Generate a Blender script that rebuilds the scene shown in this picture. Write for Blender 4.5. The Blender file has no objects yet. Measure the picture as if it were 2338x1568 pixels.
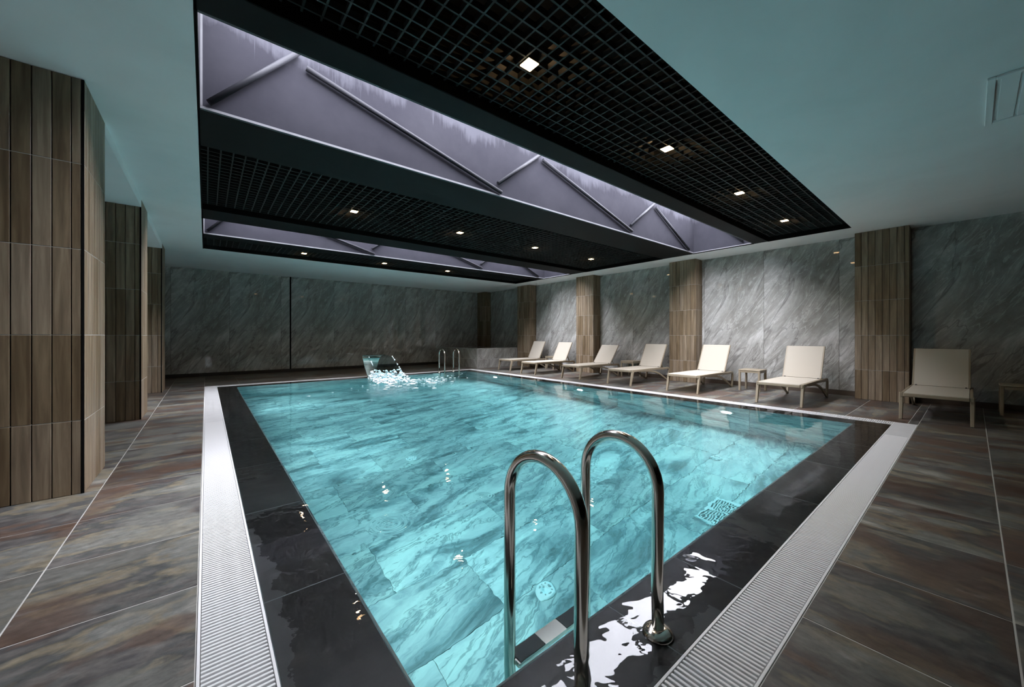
import bpy, bmesh, math, random
from mathutils import Vector, Matrix, noise
random.seed(7)
scene = bpy.context.scene
col = scene.collection
PI = math.pi

# ------------------------------------------------------------------ camera
H = 3.15                     # ceiling height
cam_d = bpy.data.cameras.new('camera')
cam = bpy.data.objects.new('camera', cam_d); col.objects.link(cam)
cam.location = (0, 0, 1.2)
cam.rotation_euler = (PI/2, 0, -0.6839)
cam_d.sensor_width = 36.0
cam_d.lens = 36.0*856.7/2338.0
cam_d.shift_y = -18.0/2338.0
cam_d.clip_start = 0.02
scene.camera = cam
# ------------------------------------------------------------------ view, world
vs = scene.view_settings
vs.view_transform = 'Standard'; vs.look = 'None'; vs.gamma = 1.0; vs.use_curve_mapping = False
vs.exposure = 0.85
scene.cycles.sample_clamp_indirect = 4.0
scene.cycles.max_bounces = 9
scene.cycles.adaptive_threshold = 0.05
scene.cycles.adaptive_min_samples = 16
scene.cycles.caustics_refractive = True
scene.cycles.caustics_reflective = False
world = bpy.data.worlds.new('overcast_sky'); scene.world = world
world.use_nodes = True
wb = world.node_tree.nodes['Background']
wb.inputs['Color'].default_value = (0.90, 0.90, 0.98, 1)
wb.inputs['Strength'].default_value = 19.0
SHAFTS = [(2.94, 4.22), (8.10, 9.33)]
WX0, WX1, WY0, WY1 = -0.06, 9.05, 1.38, 10.90     # ceiling well
ZT = 4.15                                         # top of the skylight shafts
for y0, y1 in SHAFTS:
    ld = bpy.data.lights.new('skylight_portal', 'AREA'); ld.shape = 'RECTANGLE'
    ld.size = WX1-WX0; ld.size_y = y1-y0; ld.cycles.is_portal = True
    lo = bpy.data.objects.new('skylight_portal', ld); col.objects.link(lo)
    lo.location = ((WX0+WX1)/2, (y0+y1)/2, ZT+0.06)
POOL_W = 45.0                # each underwater lamp
SPOT_W = 18.0                # each warm downlight

# ------------------------------------------------------------------ materials
def new_mat(name):
    m = bpy.data.materials.new(name); m.use_nodes = True
    nt = m.node_tree
    for n in list(nt.nodes): nt.nodes.remove(n)
    out = nt.nodes.new('ShaderNodeOutputMaterial')
    return m, nt, out
class NB:
    def __init__(s, nt): s.nt = nt
    def n(s, t, **kw):
        nd = s.nt.nodes.new(t)
        for k, v in kw.items(): setattr(nd, k, v)
        return nd
    def l(s, a, b): s.nt.links.new(a, b)
    def coord(s, scale=(1,1,1), rot=(0,0,0), rand=0.0, world=False):
        if world:
            g = s.n('ShaderNodeNewGeometry'); src = g.outputs['Position']
        else:
            tc = s.n('ShaderNodeTexCoord'); src = tc.outputs['Object']
        if rand:
            oi = s.n('ShaderNodeObjectInfo')
            mul = s.n('ShaderNodeVectorMath', operation='MULTIPLY_ADD')
            s.l(oi.outputs['Random'], mul.inputs[0]); mul.inputs[1].default_value = (rand, rand*0.7, rand*1.3)
            s.l(src, mul.inputs[2]); src = mul.outputs[0]
        if any(rot):
            mr = s.n('ShaderNodeMapping'); s.l(src, mr.inputs['Vector']); mr.inputs['Rotation'].default_value = rot; src = mr.outputs['Vector']
        mp = s.n('ShaderNodeMapping'); s.l(src, mp.inputs['Vector'])
        mp.inputs['Scale'].default_value = scale
        return mp.outputs['Vector']
    def noise(s, vec, scale, detail=4, rough=0.55, dist=0.0):
        t = s.n('ShaderNodeTexNoise'); s.l(vec, t.inputs['Vector'])
        t.inputs['Scale'].default_value = scale; t.inputs['Detail'].default_value = detail
        t.inputs['Roughness'].default_value = rough; t.inputs['Distortion'].default_value = dist
        return t.outputs['Fac']
    def ramp(s, fac, stops, interp='LINEAR'):
        r = s.n('ShaderNodeValToRGB'); s.l(fac, r.inputs['Fac']); cr = r.color_ramp; cr.interpolation = interp
        while len(cr.elements) < len(stops): cr.elements.new(0.5)
        for e, (p, c) in zip(cr.elements, stops):
            e.position = p; e.color = (*c, 1) if len(c) == 3 else c
        return r.outputs['Color']
    def math(s, op, a, b=None, clamp=False):
        m = s.n('ShaderNodeMath', operation=op, use_clamp=clamp)
        for i, v in enumerate((a, b)):
            if v is None: continue
            if isinstance(v, (int, float)): m.inputs[i].default_value = v
            else: s.l(v, m.inputs[i])
        return m.outputs[0]
    def mix(s, fac, a, b, blend='MIX'):
        m = s.n('ShaderNodeMix', data_type='RGBA', blend_type=blend)
        if isinstance(fac, (int, float)): m.inputs[0].default_value = fac
        else: s.l(fac, m.inputs[0])
        for i, v in ((6, a), (7, b)):
            if isinstance(v, tuple): m.inputs[i].default_value = (*v, 1)
            else: s.l(v, m.inputs[i])
        return m.outputs[2]
    def bump(s, h, strength=0.2, dist=0.01):
        b = s.n('ShaderNodeBump'); b.inputs['Strength'].default_value = strength
        b.inputs['Distance'].default_value = dist; s.l(h, b.inputs['Height'])
        return b.outputs['Normal']
    def bsdf(s, out, color, rough=0.5, metal=0.0, normal=None, spec=0.5):
        p = s.n('ShaderNodeBsdfPrincipled')
        if isinstance(color, tuple): p.inputs['Base Color'].default_value = (*color, 1)
        else: s.l(color, p.inputs['Base Color'])
        if isinstance(rough, (int, float)): p.inputs['Roughness'].default_value = rough
        else: s.l(rough, p.inputs['Roughness'])
        p.inputs['Metallic'].default_value = metal
        p.inputs['Specular IOR Level'].default_value = spec
        if normal is not None: s.l(normal, p.inputs['Normal'])
        s.l(p.outputs[0], out.inputs['Surface'])
        return p
def simple(name, c, rough=0.5, metal=0.0, var=0.12, scale=6.0, bump=0.0, spec=0.5):
    m, nt, out = new_mat(name); b = NB(nt)
    f = b.noise(b.coord(), scale, 5)
    c0 = tuple(x*(1-var) for x in c); c1 = tuple(min(1, x*(1+var)) for x in c)
    cc = b.ramp(f, [(0.3, c0), (0.7, c1)])
    nm = b.bump(b.noise(b.coord(), scale*12, 3), bump, 0.004) if bump else None
    b.bsdf(out, cc, rough, metal, nm, spec)
    return m
M = {}
def mk_marble():
    m, nt, out = new_mat('grey_marble_slab'); b = NB(nt)
    r = (0, math.radians(-33), 0)
    base = b.noise(b.coord((1.5, 1, 0.50), r), 1.5, 8, 0.60, 0.9)
    c = b.ramp(base, [(0.30, (0.225, 0.218, 0.195)), (0.45, (0.310, 0.302, 0.276)), (0.55, (0.390, 0.382, 0.355)), (0.70, (0.56, 0.55, 0.525))])
    fine = b.noise(b.coord((1.3, 1, 0.6), r), 8.0, 8, 0.7, 1.2)
    c = b.mix(0.35, c, b.ramp(fine, [(0.3, (0.25, 0.25, 0.25)), (0.7, (0.75, 0.75, 0.75))]), 'OVERLAY')
    w = b.noise(b.coord((2.0, 1, 0.40), r), 1.9, 6, 0.58, 1.5)
    vein = b.ramp(b.math('ABSOLUTE', b.math('SUBTRACT', w, 0.5)), [(0.0, (1, 1, 1)), (0.020, (0, 0, 0))])
    c = b.mix(b.math('MULTIPLY', vein, 0.40), c, (0.74, 0.73, 0.70))
    d = b.noise(b.coord((1.4, 1, 0.42), (0, math.radians(-28), 0)), 1.0, 4, 0.5, 0.9)
    crack = b.ramp(b.math('ABSOLUTE', b.math('SUBTRACT', d, 0.55)), [(0.0, (1, 1, 1)), (0.010, (0, 0, 0))])
    c = b.mix(b.math('MULTIPLY', crack, 0.6), c, (0.13, 0.125, 0.115))
    b.bsdf(out, c, 0.035, 0, None, 0.45)
    return m
M['marble'] = mk_marble()
def mk_wood():
    m, nt, out = new_mat('wood_look_plank'); b = NB(nt)
    v = b.coord((1, 1, 0.06), rand=7.0)
    g = b.noise(v, 26, 6, 0.6, 0.4)
    c = b.ramp(g, [(0.28, (0.085, 0.056, 0.031)), (0.5, (0.200, 0.140, 0.080)), (0.72, (0.35, 0.262, 0.160))])
    g2 = b.noise(b.coord((1, 1, 0.25), rand=3.0), 5, 3)
    c = b.mix(b.math('MULTIPLY', g2, 0.45), c, (0.31, 0.23, 0.145))
    oi = b.n('ShaderNodeObjectInfo')
    hv = b.n('ShaderNodeHueSaturation'); b.l(c, hv.inputs['Color'])
    b.l(b.math('ADD', b.math('MULTIPLY', oi.outputs['Random'], 0.5), 0.75), hv.inputs['Value'])
    b.l(b.math('ADD', b.math('MULTIPLY', oi.outputs['Random'], -0.25), 1.05), hv.inputs['Saturation'])
    b.bsdf(out, hv.outputs['Color'], 0.42, 0, b.bump(g, 0.12, 0.003), 0.4)
    return m
M['wood'] = mk_wood()
def mk_slate():
    m, nt, out = new_mat('slate_floor_tile'); b = NB(nt)
    band = b.noise(b.coord((0.32, 2.6, 1), rand=17.0), 1.7, 3, 0.45, 0.10)
    cloud = b.noise(b.coord((1.0, 1.5, 1), rand=29.0), 2.0, 6, 0.6, 0.3)
    f = b.math('ADD', b.math('MULTIPLY', band, 0.50), b.math('MULTIPLY', cloud, 0.50))
    c = b.ramp(f, [(0.34, (0.050, 0.032, 0.025)), (0.41, (0.105, 0.072, 0.056)), (0.445, (0.060, 0.058, 0.058)), (0.485, (0.108, 0.100, 0.092)),
                   (0.515, (0.066, 0.070, 0.068)), (0.55, (0.175, 0.150, 0.105)), (0.59, (0.125, 0.128, 0.118)), (0.66, (0.27, 0.255, 0.22))])
    zone = b.noise(b.coord((0.9, 1.3, 1), rand=53.0), 1.5, 3, 0.5, 0.2)
    c = b.mix(b.ramp(zone, [(0.53, (0, 0, 0)), (0.58, (0.65, 0.65, 0.65))]), c, (0.100, 0.062, 0.044))
    c = b.mix(b.ramp(zone, [(0.40, (0.6, 0.6, 0.6)), (0.45, (0, 0, 0))]), c, (0.150, 0.150, 0.132))
    grain = b.noise(b.coord((0.8, 1.6, 1), rand=5.0), 16, 9, 0.75)
    c = b.mix(0.7, c, b.ramp(grain, [(0.3, (0.2, 0.2, 0.2)), (0.7, (0.8, 0.8, 0.8))]), 'OVERLAY')
    sc = b.noise(b.coord((0.6, 2.0, 1), rand=41.0), 2.4, 9, 0.72, 0.5)
    c = b.mix(b.ramp(sc, [(0.62, (0, 0, 0)), (0.72, (0.6, 0.6, 0.6))]), c, (0.30, 0.29, 0.27))
    oi = b.n('ShaderNodeObjectInfo')
    hv = b.n('ShaderNodeHueSaturation'); b.l(c, hv.inputs['Color']); hv.inputs['Saturation'].default_value = 1.0
    b.l(b.math('ADD', b.math('MULTIPLY', oi.outputs['Random'], 0.5), 0.78), hv.inputs['Value'])
    b.bsdf(out, hv.outputs['Color'], b.math('ADD', b.math('MULTIPLY', grain, 0.25), 0.27), 0, b.bump(b.math('ADD', f, b.math('MULTIPLY', grain, 0.5)), 0.3, 0.005), 0.4)
    return m
M['slate'] = mk_slate()
def mk_coping():
    m, nt, out = new_mat('dark_wet_coping'); b = NB(nt)
    v = b.coord((1, 1, 1), rand=9.0)
    n1 = b.noise(v, 3.0, 7, 0.6, 0.8)
    c = b.ramp(n1, [(0.3, (0.020, 0.020, 0.021)), (0.55, (0.040, 0.039, 0.038)), (0.75, (0.075, 0.072, 0.066))])
    # dried lime film along the left grate, with its own ragged outline
    g = b.n('ShaderNodeNewGeometry'); sx = b.n('ShaderNodeSeparateXYZ'); b.l(g.outputs['Position'], sx.inputs[0])
    wv = b.noise(b.coord(world=True), 5.0, 5, 0.6)
    width = b.math('MULTIPLY', b.math('SUBTRACT', wv, 0.33), 0.36)
    fy = b.math('MULTIPLY', b.math('LESS_THAN', sx.outputs['Y'], 2.85), b.math('GREATER_THAN', sx.outputs['Y'], 0.9))
    inx = b.math('LESS_THAN', b.math('SUBTRACT', sx.outputs['X'], 0.20), width)
    fx_ = b.math('MULTIPLY', b.math('LESS_THAN', sx.outputs['X'], 1.75), b.math('GREATER_THAN', sx.outputs['X'], 0.9))
    iny = b.math('LESS_THAN', b.math('SUBTRACT', sx.outputs['Y'], 0.69), b.math('MULTIPLY', b.math('SUBTRACT', wv, 0.36), 0.32))
    c = b.mix(b.math('MAXIMUM', b.math('MULTIPLY', fy, inx), b.math('MULTIPLY', fx_, iny)), c, (0.13, 0.13, 0.132))
    b.bsdf(out, c, 0.35, 0, b.bump(n1, 0.1, 0.004), 0.5)
    return m
M['coping'] = mk_coping()
def mk_pooltile():
    m, nt, out = new_mat('pool_marble_tile'); b = NB(nt)
    v = b.coord((0.60, 2.0, 1), (0, 0, math.radians(-9)), rand=11.0)
    n1 = b.noise(v, 1.5, 9, 0.62, 1.1)
    c = b.ramp(n1, [(0.34, (0.075, 0.105, 0.11)), (0.43, (0.23, 0.29, 0.30)), (0.51, (0.43, 0.48, 0.48)), (0.63, (0.60, 0.66, 0.63))])
    w = b.noise(b.coord((0.55, 2.1, 1), (0, 0, math.radians(-14)), rand=6.0), 1.5, 6, 0.6, 1.5)
    vein = b.ramp(b.math('ABSOLUTE', b.math('SUBTRACT', w, 0.5)), [(0.0, (1, 1, 1)), (0.03, (0, 0, 0))])
    c = b.mix(b.math('MULTIPLY', vein, 0.7), c, (0.07, 0.12, 0.13))
    oi = b.n('ShaderNodeObjectInfo')
    hv = b.n('ShaderNodeHueSaturation'); b.l(c, hv.inputs['Color'])
    b.l(b.math('ADD', b.math('MULTIPLY', oi.outputs['Random'], 0.35), 0.82), hv.inputs['Value'])
    b.bsdf(out, hv.outputs['Color'], 0.5)
    return m
M['pooltile'] = mk_pooltile()
RINGS = [(0.91, 2.35, 0.16), (1.62, 2.32, 0.09), (2.03, 0.966, 0.035)]
def mk_water():
    m, nt, out = new_mat('clear_pool_water'); b = NB(nt)
    pos = b.coord(world=True)
    h = b.math('MULTIPLY', b.noise(pos, 2.2, 3, 0.5, 0.6), 0.005)
    h = b.math('ADD', h, b.math('MULTIPLY', b.noise(pos, 9.0, 2, 0.5, 0.4), 0.0012))
    # livelier water round the fountain
    dn = b.n('ShaderNodeVectorMath', operation='DISTANCE'); b.l(pos, dn.inputs[0]); dn.inputs[1].default_value = (3.7, 9.3, 0)
    near = b.math('SUBTRACT', 1.0, b.math('DIVIDE', dn.outputs['Value'], 3.2), clamp=True)
    h = b.math('ADD', h, b.math('MULTIPLY', b.math('MULTIPLY', near, near), b.math('MULTIPLY', b.noise(pos, 7.0, 4, 0.6, 0.8), 0.05)))
    for x, y, r in RINGS:
        d = b.n('ShaderNodeVectorMath', operation='DISTANCE'); b.l(pos, d.inputs[0]); d.inputs[1].default_value = (x, y, 0)
        dd = d.outputs['Value']
        env = b.math('SUBTRACT', 1.0, b.math('DIVIDE', dd, r), clamp=True)
        s = b.math('SINE', b.math('MULTIPLY', dd, 2*PI*4.0/r))
        h = b.math('ADD', h, b.math('MULTIPLY', b.math('MULTIPLY', env, s), r*0.013))
    bp = b.n('ShaderNodeBump'); bp.inputs['Strength'].default_value = 1.0; bp.inputs['Distance'].default_value = 1.0
    b.l(h, bp.inputs['Height']); nrm = bp.outputs['Normal']
    rf = b.n('ShaderNodeBsdfRefraction'); rf.inputs['IOR'].default_value = 1.333; rf.inputs['Roughness'].default_value = 0.0
    rf.inputs['Color'].default_value = (0.97, 0.99, 0.99, 1)
    gl = b.n('ShaderNodeBsdfGlossy'); gl.inputs['Roughness'].default_value = 0.0
    fr = b.n('ShaderNodeFresnel'); fr.inputs['IOR'].default_value = 1.333
    for x in (rf, gl, fr): b.l(nrm, x.inputs['Normal'])
    mx = b.n('ShaderNodeMixShader'); b.l(fr.outputs[0], mx.inputs[0]); b.l(rf.outputs[0], mx.inputs[1]); b.l(gl.outputs[0], mx.inputs[2])
    b.l(mx.outputs[0], out.inputs['Surface'])
    va = b.n('ShaderNodeVolumeAbsorption'); va.inputs['Color'].default_value = (0.31, 0.865, 0.915, 1); va.inputs['Density'].default_value = 0.30
    b.l(va.outputs[0], out.inputs['Volume'])
    return m
M['water'] = mk_water()
def mk_shaft():
    m, nt, out = new_mat('grey_render_with_lime_runs'); b = NB(nt)
    g = b.n('ShaderNodeNewGeometry'); sx = b.n('ShaderNodeSeparateXYZ'); b.l(g.outputs['Position'], sx.inputs[0])
    base = b.ramp(b.noise(b.coord(world=True), 2.2, 7, 0.65), [(0.3, (0.022, 0.0215, 0.0275)), (0.7, (0.030, 0.0295, 0.036))])
    runs = b.noise(b.coord((9, 9, 0.7), world=True), 1.8, 7, 0.7, 0.4)
    z = b.math('DIVIDE', b.math('SUBTRACT', sx.outputs['Z'], 3.55), 0.55)          # 0 at z 3.55, 1 at 4.10
    patch = b.noise(b.coord((1, 1, 0.6), world=True), 1.3, 5, 0.6, 0.5)
    edge = b.math('ADD', b.math('MULTIPLY', z, 0.55), b.math('MULTIPLY', patch, 0.75))
    f1 = b.ramp(b.math('ADD', edge, b.math('MULTIPLY', runs, 0.35)), [(0.86, (0, 0, 0)), (0.98, (1, 1, 1))])
    drip = b.noise(b.coord((26, 26, 0.45), world=True), 1.6, 3, 0.6, 0.2)
    f2 = b.ramp(b.math('ADD', b.math('MULTIPLY', edge, 0.6), b.math('MULTIPLY', drip, 0.8)), [(0.90, (0, 0, 0)), (0.97, (0.8, 0.8, 0.8))])
    f = b.math('MAXIMUM', f1, f2)
    c = b.mix(b.math('MULTIPLY', f, 0.75), base, (0.062, 0.062, 0.074))
    b.bsdf(out, c, 0.9, 0, b.bump(runs, 0.05, 0.004), 0.04)
    return m
M['shaft'] = mk_shaft()
def mk_plaster():
    m, nt, out = new_mat('white_ceiling_plaster'); b = NB(nt)
    n1 = b.noise(b.coord(world=True), 0.8, 6, 0.6, 0.5)
    c = b.ramp(n1, [(0.3, (0.83, 0.83, 0.82)), (0.6, (0.90, 0.90, 0.89))])
    b.bsdf(out, c, 0.75, 0, b.bump(b.noise(b.coord(world=True), 40, 4), 0.05, 0.003), 0.25)
    return m
M['plaster'] = mk_plaster()
def mk_emit(name, c, strength):
    m, nt, out = new_mat(name); b = NB(nt)
    e = b.n('ShaderNodeEmission'); e.inputs['Color'].default_value = (*c, 1); e.inputs['Strength'].default_value = strength
    b.l(e.outputs[0], out.inputs['Surface']); return m
M['warm_lens'] = mk_emit('warm_lamp_lens', (1.0, 0.64, 0.32), 13.0)
M['pool_lens'] = mk_emit('pool_lamp_lens', (0.75, 0.97, 1.0), 7.0)
def mk_sling():
    m, nt, out = new_mat('beige_sling_mesh'); b = NB(nt)
    v = b.coord((1, 1, 1))
    ck = b.n('ShaderNodeTexChecker'); b.l(v, ck.inputs['Vector']); ck.inputs['Scale'].default_value = 170
    ck.inputs['Color1'].default_value = (0.47, 0.425, 0.35, 1); ck.inputs['Color2'].default_value = (0.58, 0.53, 0.45, 1)
    b.bsdf(out, ck.outputs['Color'], 0.75, 0, None, 0.25); return m
M['sling'] = mk_sling()
def mk_glassy(name, tint, fac_scale=1.0):
    m, nt, out = new_mat(name); b = NB(nt)
    tr = b.n('ShaderNodeBsdfTransparent'); tr.inputs['Color'].default_value = (*tint, 1)
    gl = b.n('ShaderNodeBsdfGlossy'); gl.inputs['Roughness'].default_value = 0.05
    lw = b.n('ShaderNodeLayerWeight'); lw.inputs['Blend'].default_value = 0.5
    fac = b.math('ADD', b.math('MULTIPLY', b.math('POWER', lw.outputs['Facing'], 4.0), 0.6), 0.025)
    mx = b.n('ShaderNodeMixShader'); b.l(fac, mx.inputs[0]); b.l(tr.outputs[0], mx.inputs[1]); b.l(gl.outputs[0], mx.inputs[2])
    b.l(mx.outputs[0], out.inputs['Surface']); return m
M['glass'] = mk_glassy('roof_glass', (0.96, 0.97, 0.98))
M['sheet'] = mk_glassy('falling_water', (0.86, 0.95, 0.96))
M['grout'] = simple('pale_grout', (0.46, 0.45, 0.42), 0.8)
M['grate'] = simple('white_grate_plastic', (0.80, 0.80, 0.80), 0.4, var=0.03)
M['poolgrout'] = simple('pool_grout', (0.32, 0.36, 0.36), 0.7)
M['channel'] = simple('drain_channel', (0.06, 0.06, 0.06), 0.7)
M['blackmetal'] = simple('black_grid_metal', (0.030, 0.032, 0.031), 0.55, spec=0.2)
M['void'] = simple('matt_black_void', (0.006, 0.006, 0.006), 0.9, spec=0.1)
M['beam'] = simple('dark_painted_beam', (0.014, 0.0145, 0.0145), 0.6, var=0.08, spec=0.10)
M['trim'] = simple('pale_metal_trim', (0.14, 0.14, 0.15), 0.6, spec=0.1)
M['strut'] = simple('grey_steel_tube', (0.026, 0.026, 0.031), 0.5, 0.0, spec=0.1)
M['steel'] = simple('polished_stainless', (0.74, 0.69, 0.62), 0.16, 1.0, var=0.04)
M['resin'] = simple('taupe_resin_frame', (0.32, 0.265, 0.185), 0.45, var=0.05)
M['rubber'] = simple('black_rubber', (0.012, 0.012, 0.013), 0.5)
M['brown_base'] = simple('brown_tile_baseboard', (0.085, 0.062, 0.045), 0.45)
M['dark_base'] = simple('dark_tile_baseboard', (0.030, 0.028, 0.025), 0.5)
M['ripgrey'] = simple('white_abs_plastic', (0.78, 0.80, 0.80), 0.4, var=0.03)
M['jactile'] = M['marble']
M['foam'] = simple('white_water_foam', (0.88, 0.92, 0.94), 0.5, var=0.05)

# ------------------------------------------------------------------ mesh helpers
def link(me, name, parent=None, mat=None, loc=(0,0,0), rot=(0,0,0)):
    o = bpy.data.objects.new(name, me); col.objects.link(o)
    o.location = loc; o.rotation_euler = rot
    if mat is not None and len(me.materials) == 0: me.materials.append(M[mat] if isinstance(mat, str) else mat)
    if parent is not None: o.parent = parent
    return o
def tag(o, label=None, cat=None, group=None, kind=None):
    if label: o['label'] = label
    if cat: o['category'] = cat
    if group: o['group'] = group
    if kind: o['kind'] = kind
    return o
def thing(name, label, cat, loc=(0,0,0), rotz=0, group=None):
    o = bpy.data.objects.new(name, None); col.objects.link(o)
    o.location = loc; o.rotation_euler = (0, 0, rotz); o.empty_display_size = 0.1
    return tag(o, label, cat, group)
def finish(bm, name):
    me = bpy.data.meshes.new(name); bm.to_mesh(me); bm.free(); return me
def add_box(bm, x0, x1, y0, y1, z0, z1):
    vs_ = [bm.verts.new((x, y, z)) for z in (z0, z1) for y in (y0, y1) for x in (x0, x1)]
    for f in ((0,2,3,1), (4,5,7,6), (0,1,5,4), (2,6,7,3), (0,4,6,2), (1,3,7,5)):
        bm.faces.new([vs_[i] for i in f])
def boxes(name, lst, bevel=0.0):
    bm = bmesh.new()
    for b in lst: add_box(bm, *b)
    if bevel: bmesh.ops.bevel(bm, geom=bm.edges[:], offset=bevel, segments=1, affect='EDGES')
    return finish(bm, name)
_cache = {}
def cbox(sx, sy, sz, bev, mat, off=(0,0,0)):
    """shared bevelled box, origin at its centre plus off"""
    key = (round(sx, 4), round(sy, 4), round(sz, 4), round(bev, 4), mat, tuple(round(v, 4) for v in off))
    if key not in _cache:
        me = boxes('piece', [(off[0]-sx/2, off[0]+sx/2, off[1]-sy/2, off[1]+sy/2, off[2]-sz/2, off[2]+sz/2)], bev)
        me.materials.append(M[mat]); _cache[key] = me
    return _cache[key]
def bbox(name, b, mat, parent=None, bevel=0.0):
    """box object with its origin at the middle of the box (b in the parent's space)"""
    x0, x1, y0, y1, z0, z1 = b
    return link(cbox(x1-x0, y1-y0, z1-z0, bevel, mat), name, parent, None, ((x0+x1)/2, (y0+y1)/2, (z0+z1)/2))
def sweep(bm, pts, hw, ht, lat, round_n=0, cap=True):
    """sweep a rectangle (half-width hw along lat, half-thickness ht; or round tube if round_n) along pts; hw/ht may be lists"""
    pts = [Vector(p) for p in pts]; lat = Vector(lat).normalized(); rings = []
    for i, p in enumerate(pts):
        t = (pts[min(i+1, len(pts)-1)]-pts[max(i-1, 0)]).normalized()
        nrm = t.cross(lat).normalized()
        a = hw[i] if isinstance(hw, (list, tuple)) else hw
        b = ht[i] if isinstance(ht, (list, tuple)) else ht
        if round_n:
            ring = [bm.verts.new(p + lat*(a*math.cos(2*PI*k/round_n)) + nrm*(b*math.sin(2*PI*k/round_n))) for k in range(round_n)]
        else:
            c = min(a, b)*0.35
            prof = [(a, b-c), (a-c, b), (-a+c, b), (-a, b-c), (-a, -b+c), (-a+c, -b), (a-c, -b), (a, -b+c)]
            ring = [bm.verts.new(p + lat*u + nrm*v) for u, v in prof]
        rings.append(ring)
    n = len(rings[0])
    for r0, r1 in zip(rings, rings[1:]):
        for k in range(n):
            bm.faces.new((r0[k], r0[(k+1) % n], r1[(k+1) % n], r1[k]))
    if cap:
        bm.faces.new(list(reversed(rings[0]))); bm.faces.new(rings[-1])
def sweep_mesh(name, pts, hw, ht, lat, round_n=0, smooth=False):
    bm = bmesh.new(); sweep(bm, pts, hw, ht, lat, round_n)
    bmesh.ops.recalc_face_normals(bm, faces=bm.faces[:])
    if smooth:
        for f in bm.faces: f.smooth = len(f.verts) == 4
    return finish(bm, name)
def smooth_path(pts, n=6):
    """Catmull-Rom through pts"""
    P = [Vector(p) for p in pts]; out = []
    for i in range(len(P)-1):
        p0, p1, p2, p3 = P[max(i-1, 0)], P[i], P[i+1], P[min(i+2, len(P)-1)]
        for k in range(n):
            t = k/n
            out.append(0.5*((2*p1)+(p2-p0)*t+(2*p0-5*p1+4*p2-p3)*t*t+(3*p1-p0-3*p2+p3)*t**3))
    out.append(P[-1]); return out
def lathe_mesh(name, prof, n=20):
    bm = bmesh.new(); rings = []
    for r, z in prof:
        rings.append([bm.verts.new((r*math.cos(2*PI*k/n), r*math.sin(2*PI*k/n), z)) for k in range(n)])
    for a, b in zip(rings, rings[1:]):
        for k in range(n): bm.faces.new((a[k], a[(k+1) % n], b[(k+1) % n], b[k]))
    bm.faces.new(list(reversed(rings[0]))); bm.faces.new(rings[-1])
    for f in bm.faces: f.smooth = len(f.verts) == 4
    return finish(bm, name)

# ------------------------------------------------------------------ main dimensions
GX0, GX1, GY0, GY1 = -0.03, 7.42, 0.46, 11.42      # grate, outer
IX0, IX1, IY0, IY1 = 0.20, 7.19, 0.69, 11.19       # grate, inner
BX0, BX1, BY0, BY1 = 0.55, 6.86, 1.03, 10.84       # basin
DEPTH = 1.65
RX0, RX1, RY0, RY1 = -4.6, 9.95, -4.2, 14.30       # room
CX = 9.60                                          # face of the right-hand columns
LX = -0.72                                         # face of the left-hand columns
ROWS = [0.0, 0.556, 1.205, 1.855, 2.503, H]

# ------------------------------------------------------------------ setting
floor = tag(link(boxes('floor', [(RX0, RX1, RY0, GY0, -0.3, -0.0016), (RX0, RX1, GY1, RY1, -0.3, -0.0016),
      (RX0, GX0, GY0, GY1, -0.3, -0.0016), (GX1, RX1, GY0, GY1, -0.3, -0.0016)]), 'floor', None, 'grout'),
      'multicoloured slate tile deck with pale joints around the pool', None, None, 'structure')
TJ = 0.006
def floor_tile(x0, x1, y0, y1, along_x=True):
    sx, sy = x1-x0-TJ, y1-y0-TJ
    if sx < 0.02 or sy < 0.02: return
    if along_x:
        link(cbox(sx, sy, 0.012, 0.0015, 'slate'), 'floor_tile', floor, None, ((x0+x1)/2, (y0+y1)/2, -0.006))
    else:
        link(cbox(sy, sx, 0.012, 0.0015, 'slate'), 'floor_tile', floor, None, ((x0+x1)/2, (y0+y1)/2, -0.006), (0, 0, PI/2))
P = 0.645
def cuts(a, b, start, step):
    """joint positions between a and b of a grid that has a joint at start"""
    k0 = math.ceil((a-start)/step); xs = [a]
    k = k0
    while start+k*step < b-1e-6:
        x = start+k*step
        if x-xs[-1] > 0.03: xs.append(x)
        k += 1
    xs.append(b); return xs
# left deck (long side across the walkway)
ys = cuts(GY0, RY1, 4.29, P)
for y0, y1 in zip(ys, ys[1:]):
    xs = [-1.93, -0.64, GX0]
    for x0, x1 in zip(xs, xs[1:]): floor_tile(x0, x1, y0, y1)
# back deck
for y0, y1 in zip(ys, ys[1:]):
    if y1 <= GY1+0.02: continue
    xs = cuts(GX0, GX1, -0.64, 2*P)
    for x0, x1 in zip(xs, xs[1:]): floor_tile(x0, x1, max(y0, GY1), y1)
# right deck
ys = cuts(GY0, RY1, 0.555, P)
for y0, y1 in zip(ys, ys[1:]):
    for x0, x1 in ((GX1, 8.70), (8.70, RX1)): floor_tile(x0, x1, y0, y1)
# near deck (long side towards the viewer)
xs = cuts(-1.93, RX1, 1.976, P)
for x0, x1 in zip(xs, xs[1:]):
    for y0, y1 in ((-0.11, GY0), (-1.40, -0.11), (-2.69, -1.40)): floor_tile(x0, x1, y0, y1, False)

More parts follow.
